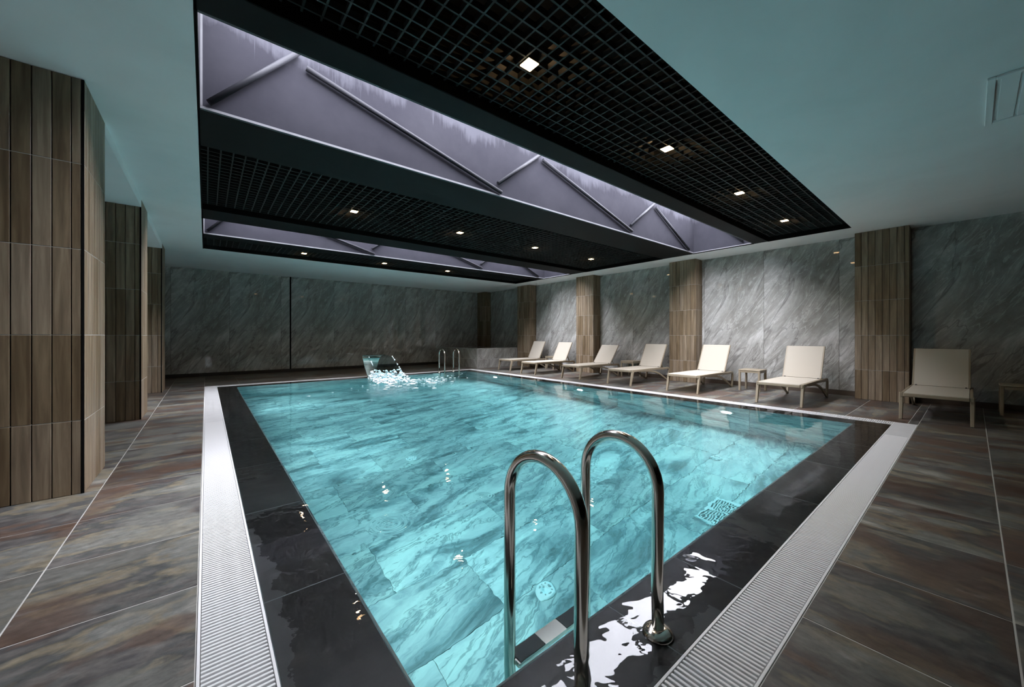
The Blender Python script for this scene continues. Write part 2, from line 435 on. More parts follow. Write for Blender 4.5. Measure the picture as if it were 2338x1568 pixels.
T = 0.2
wall_r = tag(link(boxes('wall_right', [(RX1+0.012, RX1+T, RY0, RY1, -0.3, H)]), 'wall_right', None, 'void'), 'right wall clad in tall polished grey marble slabs', None, None, 'structure')
wall_b = tag(link(boxes('wall_back', [(RX0, RX1+T, RY1+0.012, RY1+T, -0.3, H)]), 'wall_back', None, 'void'), 'back wall clad in tall polished grey marble slabs', None, None, 'structure')
wall_l = tag(link(boxes('wall_left', [(RX0-T, RX0, RY0-T, RY1+T, -0.3, H)]), 'wall_left', None, 'plaster'), 'plain plastered wall behind the left-hand columns', None, None, 'structure')
wall_n = tag(link(boxes('wall_near', [(RX0, RX1+T, RY0-T, RY0, -0.3, H)]), 'wall_near', None, 'beam'), 'dark wall behind the viewer', None, None, 'structure')
SL = 1.326
def slab(parent, a0, a1, centre, wall, z0=0.10):
    """marble slab from a0 to a1 along the wall; the print is centred on 'centre'"""
    w = a1-a0-0.004
    off = ((a0+a1)/2-centre)
    if wall == 'r':      # faces -X ; local x runs towards -Y
        me = cbox(w, 0.012, H-z0, 0.0012, 'marble', (-off, 0, 0))
        link(me, 'marble_slab', parent, None, (RX1+0.006, centre, (H+z0)/2), (0, 0, -PI/2))
    else:                # faces -Y
        me = cbox(w, 0.012, H-z0, 0.0012, 'marble', (off, 0, 0))
        link(me, 'marble_slab', parent, None, (centre, RY1+0.006, (H+z0)/2))
RCOLS = [(0.70, 1.42), (4.42, 5.12), (7.66, 8.38), (10.72, 11.44), (13.72, 14.28)]
edges = [RY0] + [v for c in RCOLS for v in c]
bays = list(zip(edges[0::2], edges[1::2]))
starts = [0.70-SL*4, 1.706, 5.12, 8.38+0.2, 11.44]
for (a, b_), st in zip(bays, starts):
    cs = cuts(a, b_, st, SL)
    for y0, y1 in zip(cs, cs[1:]):
        k = math.floor(((y0+y1)/2-st)/SL)
        slab(wall_r, y0, y1, st+(k+0.5)*SL, 'r', 0.10)
    tag(bbox('baseboard_right', (RX1-0.012, RX1+0.012, a+0.002, b_-0.002, 0.0, 0.095), 'brown_base', None, 0.001), None, None, None, 'structure')
cs = [-3.52, -2.10, -0.775, 0.552, 1.90, 2.15]
for x0, x1 in zip(cs, cs[1:]): slab(wall_b, x0, x1, x0+SL/2, 'b')
cs = [2.19, 3.52, 4.846, 6.17, 7.50, 8.82, 9.60, 9.94]
for x0, x1 in zip(cs, cs[1:]): slab(wall_b, x0, x1, x0+SL/2, 'b')
bbox('joint_strip', (2.15, 2.19, RY1-0.006, RY1+0.010, 0.10, H-0.002), 'void', wall_b)
tag(bbox('baseboard_back', (-3.5, 7.70, RY1-0.004, RY1+0.012, 0.0, 0.096), 'dark_base', None, 0.001), None, None, None, 'structure')

ceiling = tag(link(boxes('ceiling', [(RX0-T, RX1+T, RY0-T, WY0, H, ZT), (RX0-T, RX1+T, WY1, RY1+T, H, ZT),
      (RX0-T, WX0, WY0, WY1, H, ZT), (WX1, RX1+T, WY0, WY1, H, ZT)]), 'ceiling', None, 'plaster'), 'white plaster ceiling with a long dark well over the pool', None, None, 'structure')

# ------------------------------------------------------------------ columns
def plank_face(colu, axis, fixed, a_list, sign):
    """planks on a column face; axis 'y' = face perpendicular to X (a runs in Y), 'x' = face perpendicular to Y"""
    for z0, z1 in zip(ROWS, ROWS[1:]):
        for a0, a1 in zip(a_list, a_list[1:]):
            w = abs(a1-a0)-0.0065; h = z1-z0-0.005; am = (a0+a1)/2
            me = cbox(w, 0.012, h, 0.0015, 'wood')
            loc = (fixed+sign*0.006, am, (z0+z1)/2) if axis == 'y' else (am, fixed+sign*0.006, (z0+z1)/2)
            link(me, 'plank', colu, None, loc, (0, 0, PI/2 if axis == 'y' else 0))
    lo, hi = min(a_list[0], a_list[-1]), max(a_list[0], a_list[-1])
    for z in ROWS[1:-1]:
        me = cbox(hi-lo, 0.0105, 0.0045, 0, 'grout'); am = (lo+hi)/2
        loc = (fixed+sign*0.00525, am, z) if axis == 'y' else (am, fixed+sign*0.00525, z)
        link(me, 'joint', colu, None, loc, (0, 0, PI/2 if axis == 'y' else 0))
def run(a, b, first, step=0.0945):
    """joint list from a towards b, the first piece 'first' wide"""
    s = 1 if b > a else -1; v = [a, a+s*first]
    while abs(b-v[-1]) > step*1.35: v.append(v[-1]+s*step)
    v.append(b); return v
llab = ['wide wood-plank column filling the left edge of the view',
        'wood-plank column just behind the nearest left-hand column',
        'slim-looking wood-plank column farthest along the left walkway']
for i, (y0, y1) in enumerate([(4.28, 5.03), (7.52, 8.24), (10.79, 11.50)]):
    c = thing('column', llab[i], 'column', (0, 0, 0), 0, 'wood-clad columns on the left')
    x0 = LX-0.85
    link(boxes('core', [(x0, LX-0.012, y0+0.012, y1, 0, H)]), 'core', c, 'brown_base')
    plank_face(c, 'x', y0+0.012, run(LX-0.016, x0, 0.05), -1)
    plank_face(c, 'y', LX-0.012, run(y0+0.006, y1, 0.0945), 1)
    bbox('corner_strip', (LX-0.015, LX-0.001, y0-0.001, y0+0.008, 0.0, H-0.002), 'void', c)
rlab = ['broad wood-plank column between the lit wall and the dark right-hand bay',
        'wood-plank column between the fourth and fifth loungers from the back',
        'wood-plank column between the second and third loungers from the back',
        'wood-plank column beside the raised stone tub',
        'shaded wood-plank column in the far corner behind the raised stone tub']
for i, (y0, y1) in enumerate(RCOLS):
    c = thing('column', rlab[i], 'column', (0, 0, 0), 0, 'wood-clad columns on the right')
    link(boxes('core', [(CX+0.012, RX1-0.001, y0+0.012, y1, 0, H)]), 'core', c, 'brown_base')
    plank_face(c, 'y', CX+0.012, run(y1, y0, 0.0945), -1)
    plank_face(c, 'x', y0+0.012, run(CX+0.014, RX1-0.002, 0.0945), -1)
# shallow drop beams between the left columns
for i, (y0, y1) in enumerate([(5.03, 7.52), (8.24, 10.79)]):
    tag(link(boxes('trim', [(RX0, LX, y0, y1, H-0.11, H+0.01)]), 'trim_%d' % (i+1), None, 'plaster'), None, None, None, 'structure')

# ------------------------------------------------------------------ ceiling well: beams, grids, skylights
BEAMS = [(2.68, 2.94, 'narrow dark beam in front of the near skylight'), (4.22, 5.00, 'broad dark beam between the near skylight and the middle grid'),
         (7.50, 8.10, 'dark beam between the middle grid and the far skylight'), (9.33, 9.70, 'dark beam between the far skylight and the back strip of grid')]
for y0, y1, lab in BEAMS:
    tag(link(boxes('ceiling_beam', [(WX0+0.015, WX1-0.002, y0, y1, H+0.004, ZT)], 0.004), 'ceiling_beam', None, 'beam'), lab, 'beam', 'dark beams in the ceiling well')
GZ = H+0.09
def grid_panel(y0, y1, lab, ystart):
    t = thing('grid_ceiling', lab, 'grid ceiling', (0, 0, 0), 0, 'open-cell grid ceilings')
    # black box behind the cells and black lining round them
    link(boxes('back_panel', [(WX0+0.015, WX1-0.015, y0, y1, 3.80, 3.83)]), 'back_panel', t, 'void')
    for b in ((WX0, WX0+0.015, y0, y1, H, 3.83), (WX1-0.015, WX1, y0, y1, H, 3.83), (WX0+0.015, WX1-0.015, y0, y0+0.006, H+0.006, 3.80), (WX0+0.015, WX1-0.015, y1-0.006, y1, H+0.006, 3.80)):
        link(boxes('lining', [b]), 'lining', t, 'void')
    c = 0.1125
    y = ystart-c*math.floor((ystart-y0-0.04)/c)
    while y < y1-0.03:
        link(cbox(WX1-WX0-0.03, 0.013, 0.045, 0, 'blackmetal'), 'grid_bar', t, None, ((WX0+WX1)/2, y, GZ+0.0225)); y += c
    x = WX0+0.015+0.06+((1.816-0.06-WX0-0.015) % c)-c*0
    if x-c > WX0+0.04: x -= c
    while x < WX1-0.03:
        link(cbox(0.013, y1-y0-0.014, 0.043, 0, 'blackmetal'), 'grid_bar', t, None, (x, (y0+y1)/2, GZ+0.0225)); x += c
    return t
grid_panel(WY0, 2.68, 'nearest black open-cell grid ceiling with four warm lamps', 1.73)
grid_panel(5.00, 7.50, 'wide black open-cell grid ceiling between the two skylights', 6.345)
grid_panel(9.70, WY1, 'thin far strip of black open-cell grid ceiling', 10.52)
def skylight(y0, y1, lab):
    t = thing('skylight', lab, 'skylight', (0, 0, 0), 0, 'long skylights')
    x0, x1 = WX0, WX1
    z0 = H+0.03
    link(boxes('far_wall', [(x0+0.02, x1-0.02, y1-0.012, y1-0.001, z0, ZT)]), 'shaft_wall', t, 'shaft')
    link(boxes('near_wall', [(x0+0.02, x1-0.02, y0+0.001, y0+0.012, z0, ZT)]), 'shaft_wall', t, 'shaft')
    link(boxes('end_wall', [(x0, x0+0.02, y0, y1, z0, ZT)]), 'shaft_wall', t, 'shaft')
    link(boxes('end_wall', [(x1-0.02, x1, y0, y1, z0, ZT)]), 'shaft_wall', t, 'shaft')
    # lining below, and pale angle trims
    link(boxes('lining', [(x0, x0+0.018, y0, y1, H, z0)]), 'lining', t, 'void')
    link(boxes('lining', [(x1-0.012, x1, y0, y1, H, z0)]), 'lining', t, 'void')
    for b in ((x0+0.02, x1-0.02, y1-0.032, y1-0.001, H+0.006, H+0.028), (x0+0.02, x1-0.02, y0+0.001, y0+0.03, H+0.012, H+0.028),
              (x1-0.045, x1-0.012, y0, y1, H+0.012, H+0.030), (x0+0.018, x0+0.04, y0, y1, H+0.03, ZT-0.02) if False else (x0+0.018, x0+0.036, y1-0.03, y1-0.012, H+0.03, ZT)):
        link(boxes('edge_trim', [b]), 'edge_trim', t, 'trim')
    yy = y1-0.05
    seg = [((0.02, 3.215), (0.70, 3.97)), ((0.77, 3.85), (3.21, 3.205)), ((3.15, 3.32), (3.95, 3.96)), ((4.01, 3.90), (6.41, 3.225)),
           ((6.36, 3.33), (7.22, 3.95)), ((7.27, 3.87), (8.72, 3.205))]
    for (xa, za), (xb, zb) in seg:
        link(sweep_mesh('strut', [(xa, yy, za), (xb, yy, zb)], 0.026, 0.026, (0, 1, 0), 12, True), 'strut', t, 'strut')
    link(sweep_mesh('strut', [(x1-0.06, y0+0.20, 3.25), (x1-0.06, y1-0.35, 3.95)], 0.026, 0.026, (1, 0, 0), 12, True), 'strut', t, 'strut')
    # glazing on top, with unseen kerbs added to trim the sky light
    for b in ((x0, x1, y1-0.06, y1, ZT, ZT+0.06), (x0, x1, y0, y0+0.06, ZT, ZT+0.06)):
        link(boxes('light_block_kerb', [b]), 'light_block_kerb', t, 'beam')
    n = 6; w = (x1-x0)/n
    for k in range(n):
        link(cbox(w-0.05, y1-y0-0.12, 0.008, 0, 'glass'), 'glazing_pane', t, None, (x0+(k+0.5)*w, (y0+y1)/2, ZT+0.03))
    for k in range(n+1):
        link(cbox(0.05, y1-y0-0.12, 0.06, 0, 'beam'), 'glazing_bar', t, None, (min(max(x0+k*w, x0+0.025), x1-0.025), (y0+y1)/2, ZT+0.03))
    return t
skylight(2.94, 4.22, 'nearer long grey skylight shaft with zigzag steel tubes and lime runs')
skylight(8.10, 9.33, 'farther long grey skylight shaft seen as a thin strip')
# downlights in the grid
lens_me = boxes('lens', [(-0.049, 0.049, -0.049, 0.049, -0.016, -0.006)]); lens_me.materials.append(M['warm_lens'])
bm = bmesh.new()
for b in ((-0.053, -0.047, -0.053, 0.053, -0.006, 0.10), (0.047, 0.053, -0.053, 0.053, -0.006, 0.10), (-0.047, 0.047, -0.053, -0.047, -0.006, 0.10), (-0.047, 0.047, 0.047, 0.053, -0.006, 0.10), (-0.047, 0.047, -0.047, 0.047, 0.02, 0.10)):
    add_box(bm, *b)
house_me = finish(bm, 'housing'); house_me.materials.append(M['blackmetal'])
rowname = {2.10: 'near grid, ', 6.40: 'middle grid, ', 10.45: 'far grid strip, '}
ordn = ['first lamp from the left', 'second lamp from the left', 'third lamp from the left', 'fourth lamp from the left']
for y in (2.10, 6.40, 10.45):
    for k, x in enumerate((1.88, 3.89, 5.90, 7.93)):
        if y > 10 and k == 3: continue
        d = thing('downlight', 'warm square recessed downlight in the ' + rowname[y] + ordn[k], 'lamp', (x, y, GZ), 0, 'warm downlights in the grid ceiling')
        gd = bpy.data.lights.new('downlight_spill', 'POINT'); gd.energy = 1.1; gd.color = (1.0, 0.62, 0.30); gd.shadow_soft_size = 0.03
        go = bpy.data.objects.new('downlight_spill', gd); col.objects.link(go); go.parent = d; go.location = (0, 0, 0.14)
        link(house_me, 'housing', d); link(lens_me, 'lens', d, None, (0, 0, 0.004))
        sd = bpy.data.lights.new('downlight_beam', 'SPOT'); sd.energy = SPOT_W; sd.color = (1.0, 0.80, 0.56)
        sd.spot_size = math.radians(150); sd.spot_blend = 0.7; sd.shadow_soft_size = 0.045
        so = bpy.data.objects.new('downlight_beam', sd); col.objects.link(so); so.parent = d; so.location = (0, 0, -0.03)

# ------------------------------------------------------------------ pool
pool = thing('swimming_pool', 'rectangular overflow pool lined with veined teal tiles and dark coping', 'pool')
# shell
sh = [(IX0, BX0, IY0, IY1, -1.9, -0.0122), (BX1, IX1, IY0, IY1, -1.9, -0.0122), (BX0, BX1, IY0, BY0, -1.9, -0.0122), (BX0, BX1, BY1, IY1, -1.9, -0.0122),
      (BX0, BX1, BY0, BY1, -1.9, -DEPTH-0.01)]
link(boxes('shell', sh), 'shell', pool, 'poolgrout')
ch = [(GX0, IX0, GY0, GY1, -0.25, -0.14), (IX1, GX1, GY0, GY1, -0.25, -0.14), (IX0, IX1, GY0, IY0, -0.25, -0.14), (IX0, IX1, IY1, GY1, -0.25, -0.14)]
link(boxes('overflow_channel', ch), 'overflow_channel', pool, 'channel')
def coping(x0, x1, y0, y1, along_x):
    sx, sy = x1-x0-0.005, y1-y0-0.005
    bbox('coping_tile', (x0+0.0025, x1-0.0025, y0+0.0025, y1-0.0025, -0.03, -0.011), 'coping', pool, 0.002)
ysL = [IY0, 0.95, 2.02, 3.095, 4.20, 5.29, 6.38, 7.47, 8.56, 9.65, 10.74, IY1]
for a, b_ in zip(ysL, ysL[1:]): coping(IX0, BX0, a, b_, False)
ysR = [IY0, 1.75, 2.84, 3.93, 5.02, 6.11, 7.20, 8.29, 9.38, 10.47, IY1]
for a, b_ in zip(ysR, ysR[1:]): coping(BX1, IX1, a, b_, False)
xsN = [BX0, 1.395, 1.98, 3.387, 4.48, 5.57, BX1]
for a, b_ in zip(xsN, xsN[1:]): coping(a, b_, IY0, BY0, True); coping(a, b_, BY1, IY1, True)
# basin tiles
def ptile(x0, x1, y0, y1):
    link(cbox(x1-x0-0.003, y1-y0-0.003, 0.012, 0.001, 'pooltile'), 'pool_tile', pool, None, ((x0+x1)/2, (y0+y1)/2, -DEPTH))
py_ = cuts(BY0, BY1, BY0, 0.63)
for i, (y0, y1) in enumerate(zip(py_, py_[1:])):
    pxs = cuts(BX0, BX1, BX0+(0.63 if i % 2 else 0.0), 1.26)
    for x0, x1 in zip(pxs, pxs[1:]): ptile(x0, x1, y0, y1)
def wtile(wall, a0, a1, z0, z1):
    w = a1-a0-0.005; h = z1-z0-0.005
    me = cbox(w, h, 0.010, 0.001, 'pooltile')
    if wall == 'xr': loc, rot = (BX1-0.004, (a0+a1)/2, (z0+z1)/2), (PI/2, 0, PI/2)
    elif wall == 'xl': loc, rot = (BX0+0.004, (a0+a1)/2, (z0+z1)/2), (PI/2, 0, PI/2)
    elif wall == 'yb': loc, rot = ((a0+a1)/2, BY1-0.004, (z0+z1)/2), (PI/2, 0, 0)
    else: loc, rot = ((a0+a1)/2, BY0+0.004, (z0+z1)/2), (PI/2, 0, 0)
    link(me, 'wall_tile', pool, None, loc, rot)
zr = [-DEPTH, -1.26, -0.63, -0.012]
for z0, z1 in zip(zr, zr[1:]):
    cs = cuts(BY0, BY1, BY0, 1.26)
    for a, b_ in zip(cs, cs[1:]): wtile('xr', a, b_, z0, z1); wtile('xl', a, b_, z0, z1)
    cs = cuts(BX0, BX1, BX0, 1.26)
    for a, b_ in zip(cs, cs[1:]): wtile('yb', a, b_, z0, z1); wtile('yn', a, b_, z0, z1)
# water surface
bm = bmesh.new()
f = bm.faces.new([bm.verts.new(p) for p in ((IX0, IY0, -0.003), (IX1, IY0, -0.003), (IX1, IY1, -0.003), (IX0, IY1, -0.003))])
tag(link(finish(bm, 'pool_water'), 'pool_water', None, 'water'), 'clear rippling turquoise water filling the pool to the brim', 'water', None, 'stuff')

# grates
GP = 0.0214
slat_me = {}
def grate(lab, along, a0, a1, w0, w1, near_first, n_single):
    """slatted overflow grate; along = axis of the run"""
    t = thing('drain_grate', lab, 'grate', (0, 0, 0), 0, 'white overflow grates')
    wid = w1-w0-0.004
    def bx(lo, hi, u0, u1, z0, z1):
        return (lo, hi, u0, u1, z0, z1) if along == 'x' else (u0, u1, lo, hi, z0, z1)
    for u0, u1 in ((w0+0.002, w0+0.012), (w1-0.012, w1-0.002)):
        bbox('side_rail', bx(a0, a1, u0, u1, -0.035, 0.001), 'grate', t, 0.001)
    for u in (0.33, 0.67):
        c = w0+(w1-w0)*u; bbox('cross_bar', bx(a0, a1, c-0.004, c+0.004, -0.035, -0.010), 'grate', t)
    pos = []; p = a0+GP/2
    while p < a1: pos.append(p); p += GP
    order = sorted(range(len(pos)), key=lambda k: abs(pos[k]-near_first))
    single = set(order[:n_single])
    sz = (0.0115, wid-0.024, 0.022) if along == 'x' else (wid-0.024, 0.0115, 0.022)
    me = cbox(*sz, 0.0015, 'grate')
    rest = []
    for k, q in enumerate(pos):
        c = (q, (w0+w1)/2, -0.010) if along == 'x' else ((w0+w1)/2, q, -0.010)
        if k in single: link(me, 'slat', t, None, c)
        else: rest.append((c[0]-sz[0]/2, c[0]+sz[0]/2, c[1]-sz[1]/2, c[1]+sz[1]/2, c[2]-sz[2]/2, c[2]+sz[2]/2))
    if rest: tag(link(boxes('slats', rest), 'slat_run', t, 'grate'), 'run of many more white slats', None, None, 'stuff')
grate('white slatted overflow grate along the left walkway', 'y', GY0, GY1, GX0, IX0, 1.5, 290)
grate('white slatted overflow grate at the near end beside the big ladder', 'x', IX0+0.0, GX1, GY0, IY0, 1.2, 290)
grate('thin white overflow grate in front of the loungers', 'y', IY0, GY1, IX1, GX1, 1.0, 120)
grate('thin white overflow grate at the far end behind the fountain', 'x', IX0, IX1, IY1, GY1, 7.0, 0)

# underwater lamps
ring_me = lathe_mesh('ring', [(0.115, 0.0), (0.115, 0.018), (0.085, 0.026), (0.085, 0.010)], 28); ring_me.materials.append(M['ripgrey'])
plens_me = lathe_mesh('lens', [(0.084, 0.0), (0.084, 0.012), (0.055, 0.020)], 28); plens_me.materials.append(M['pool_lens'])
plab = ['nearest round underwater lamp below the right pool edge', 'middle round underwater lamp below the right pool edge', 'farthest round underwater lamp below the right pool edge']
def pool_lamp(loc, rot, lab, energy):
    t = thing('pool_lamp', lab, 'lamp', loc, 0, 'round underwater lamps'); t.rotation_euler = rot
    link(ring_me, 'ring', t); link(plens_me, 'lens', t)
    ld = bpy.data.lights.new('pool_lamp_light', 'AREA'); ld.shape = 'DISK'; ld.size = 0.16; ld.energy = energy; ld.color = (0.86, 0.98, 1.0)
    ld.spread = math.radians(170)
    lo = bpy.data.objects.new('pool_lamp_light', ld); col.objects.link(lo); lo.parent = t; lo.location = (0, 0, 0.03); lo.rotation_euler = (PI, 0, 0)
for (y, z), lab in zip(((2.63, -0.50), (5.84, -0.48), (9.18, -0.48)), plab):
    pool_lamp((BX1-0.009, y, z), (0, -PI/2, 0), lab, POOL_W*1.3)
for y, w in ((2.63, 'near'), (5.84, 'middle'), (9.18, 'far')):  # left row is out of sight, added to light the pool floor evenly
    pool_lamp((BX0+0.009, y, -0.50), (0, PI/2, 0), 'unseen added underwater lamp below the left pool edge, %s one of three' % w, POOL_W*0.75)
# inlets and drain on the pool floor
inl_me = lathe_mesh('disc', [(0.075, 0.0), (0.075, 0.010), (0.060, 0.016), (0.020, 0.016), (0.020, 0.012), (0.004, 0.012)], 28); inl_me.materials.append(M['ripgrey'])
nub_me = lathe_mesh('nozzle', [(0.007, 0.0), (0.007, 0.0175), (0.003, 0.019)], 10); nub_me.materials.append(M['poolgrout'])
for x, y, lab in ((2.15, 2.20, 'white round floor inlet under water behind the big ladder'), (2.24, 5.00, 'white round floor inlet near the middle of the pool floor'), (5.47, 2.24, 'white round floor inlet near the right pool wall')):
    t = thing('floor_inlet', lab, 'inlet', (x, y, -DEPTH+0.006), 0, 'white floor inlets')
    link(inl_me, 'disc', t)
    for k in range(8): link(nub_me, 'nozzle', t, None, (0.045*math.cos(k*PI/4), 0.045*math.sin(k*PI/4), 0.001))
t = thing('floor_drain', 'pale rectangular grille on the pool floor by the near wall', 'drain', (4.18, 1.66, -DEPTH+0.006))
for b in ((-0.26, 0.26, -0.15, -0.12, 0, 0.02), (-0.26, 0.26, 0.12, 0.15, 0, 0.02), (-0.26, -0.23, -0.12, 0.12, 0, 0.02), (0.23, 0.26, -0.12, 0.12, 0, 0.02), (-0.015, 0.015, -0.12, 0.12, 0, 0.02)):
    bbox('frame_bar', b, 'ripgrey', t)
for k in range(9):
    u = -0.10+k*0.025
    bbox('grille_bar', (-0.23, 0.23, u-0.006, u+0.006, 0.001, 0.015), 'ripgrey', t)

# ------------------------------------------------------------------ ladders
def ladder(lab, xs_, y_edge, inward):
    """inward = +1 if the pool lies towards +Y of the edge"""
    t = thing('pool_ladder', lab, 'ladder', (0, 0, 0), 0, 'stainless pool ladders')
    yd, yw = y_edge-inward*0.225, y_edge+inward*0.150
    r = (abs(yw-yd))/2; ym = (yd+yw)/2; zc = 0.755-r
    for x in xs_:
        pts = [(x, yd, -0.008), (x, yd+inward*0.004, 0.2)]
        for k in range(19):
            a = PI-PI*k/18
            pts.append((x, ym+inward*r*math.cos(a), zc+r*1.0*math.sin(a)))
        pts += [(x, yw, 0.2), (x, yw, -0.60), (x, yw, -1.15)]
        link(sweep_mesh('handrail', pts, 0.0235, 0.0235, (1, 0, 0), 18, True), 'handrail', t, 'steel')
        link(flange_me, 'flange', t, None, (x, yd, -0.011))
    for z in (-0.20, -0.50, -0.80, -1.10):
        st = link(cbox(xs_[1]-xs_[0]-0.03, 0.085, 0.026, 0.006, 'steel'), 'step', t, None, ((xs_[0]+xs_[1])/2, yw, z))
        w = xs_[1]-xs_[0]
        for u in (-0.29, 0.29):
            link(cbox(w*0.30, 0.072, 0.004, 0.001, 'rubber'), 'grip_pad', st, None, (u*w, 0, 0.0145))
flange_me = lathe_mesh('flange', [(0.062, 0.0), (0.062, 0.006), (0.054, 0.020), (0.034, 0.030), (0.0238, 0.032)], 26); flange_me.materials.append(M['steel'])
ladder('large stainless pool ladder in the foreground with two arched handrails', (0.95, 1.42), BY0, 1)
ladder('small distant stainless pool ladder beside the raised stone tub', (5.93, 6.465), BY1, -1)

# ------------------------------------------------------------------ raised tub in the far corner
JX, JY, JZ = 7.72, 11.49, 0.734
tub = thing('raised_tub', 'raised tub clad in grey marble tiles in the far right corner', 'tub')
link(boxes('core', [(JX+0.003, CX-0.002, JY+0.003, 13.70, 0, JZ-0.02), ]), 'core', tub, 'grout')
link(boxes('core', [(JX+0.003, CX-0.002, 13.70, RY1-0.002, 0, JZ-0.02), (CX-0.002, RX1-0.002, JY+0.012, 13.70, 0, JZ-0.02)]), 'core', tub, 'grout')
link(boxes('rim', [(JX-0.01, CX-0.004, JY-0.01, JY+0.30, JZ-0.02, JZ), (JX-0.01, JX+0.30, JY+0.30, 13.70, JZ-0.02, JZ), (JX-0.01, CX-0.004, 13.70, RY1-0.004, JZ-0.02, JZ)], 0.003), 'rim', tub, 'marble')
for z0, z1, cs in ((0.327, JZ-0.022, [JX, 7.95, 9.0, CX-0.004]), (0.0, 0.327, [JX, 8.32, 9.30, CX-0.004])):
    for a, b_ in zip(cs, cs[1:]):
        link(cbox(b_-a-0.02, 0.014, z1-z0-0.02, 0.001, 'marble'), 'cladding_tile', tub, None, ((a+b_)/2, JY+0.007, (z0+z1)/2))
for z0, z1, cs in ((0.327, JZ-0.022, [JY, 11.76, 13.0, RY1-0.004]), (0.0, 0.327, [JY, 12.41, 13.65, RY1-0.004])):
    for a, b_ in zip(cs, cs[1:]):
        link(cbox(b_-a-0.02, 0.014, z1-z0-0.02, 0.001, 'marble'), 'cladding_tile', tub, None, (JX+0.007, (a+b_)/2, (z0+z1)/2), (0, 0, PI/2))
bm = bmesh.new(); bm.faces.new([bm.verts.new(p) for p in ((JX+0.30, JY+0.30, JZ-0.012), (CX-0.004, JY+0.30, JZ-0.012), (CX-0.004, 13.70, JZ-0.012), (JX+0.30, 13.70, JZ-0.012))])
link(finish(bm, 'tub_water'), 'tub_water', tub, 'water')

# ------------------------------------------------------------------ fountain
fx, fw = 3.72, 0.32
t = thing('waterfall_fountain', 'arching sheet waterfall fountain splashing at the far pool edge', 'fountain', (fx, 11.02, -0.011))
prof = smooth_path([(0, 0.03, 0.0), (0, 0.05, 0.30), (0, 0.04, 0.52), (0, -0.06, 0.63), (0, -0.22, 0.645)], 5)
link(sweep_mesh('spout', prof, [0.07+0.25*(i/(len(prof)-1))**0.6 for i in range(len(prof))], 0.018, (1, 0, 0)), 'spout', t, 'steel')
link(lathe_mesh('base', [(0.12, 0.0), (0.12, 0.012), (0.09, 0.02)], 24), 'base_plate', t, 'steel', (0, 0.03, 0))
# sheet of water
bm = bmesh.new(); nu, nv = 22, 14; grid = []
for i in range(nu+1):
    u = i/nu; row = []
    y = -0.20-1.45*u; z = 0.655+0.02*u-0.66*u**2.2
    for j in range(nv+1):
        v = j/nv*2-1
        wob = noise.noise(Vector((v*3, u*5, 0)))*0.03*u
        row.append(bm.verts.new((v*fw*(1.0+0.12*u)+wob, y+wob, z+noise.noise(Vector((v*4, u*4, 5)))*0.02*u)))
    grid.append(row)
for i in range(nu):
    for j in range(nv): bm.faces.new((grid[i][j], grid[i+1][j], grid[i+1][j+1], grid[i][j+1])).smooth = True
me = finish(bm, 'water_sheet')
so = link(me, 'water_sheet', t, 'sheet'); md = so.modifiers.new('thickness', 'SOLIDIFY'); md.thickness = 0.008
# froth where it lands and streaks drifting away
bm = bmesh.new()
def blob(x, y, z, r, flat=0.6, sub=1):
    res = bmesh.ops.create_icosphere(bm, subdivisions=sub, radius=r)
    for v in res['verts']:
        n = noise.noise(v.co*18+Vector((x*9, y*9, z*9)))
        v.co *= 1+0.35*n; v.co.z *= flat; v.co += Vector((x, y, z))
rnd = random.Random(3)
for k in range(420):
    u = rnd.random(); x = rnd.uniform(-0.36, 0.36)*(1.0+0.2*u); y = -0.75-1.0*u
    blob(x, y, 0.015+rnd.random()**1.5*0.30*math.sin(PI*min(1, 0.15+0.8*u)), rnd.uniform(0.010, 0.038), 0.8, 2)
for k in range(40):       # broken edge strands
    s = rnd.choice((-1, 1)); u = rnd.random(); blob(s*fw*(1+0.1*u), -0.75-0.85*u, 0.60*(1-u)**0.8+0.03, rnd.uniform(0.008, 0.02), 1.3)
for f in bm.faces: f.smooth = True
tag(link(finish(bm, 'splash'), 'splash', t, 'foam'), 'white frothing splash', None, None, 'stuff')
bm = bmesh.new()
for k in range(150):
    a = rnd.gauss(0.5, 0.9); d = abs(rnd.gauss(0, 1.0))
    x = rnd.gauss(0.5, 0.8); y = -1.45-abs(rnd.gauss(0, 0.55))+0.25*x
    blob(x, y, 0.010, rnd.uniform(0.02, 0.075)*(1.0 if abs(x) < 0.8 else 0.6), 0.10)
for f in bm.faces: f.smooth = True
tag(link(finish(bm, 'foam_streaks'), 'foam_streaks', t, 'foam'), 'thin white foam drifting on the water', None, None, 'stuff')

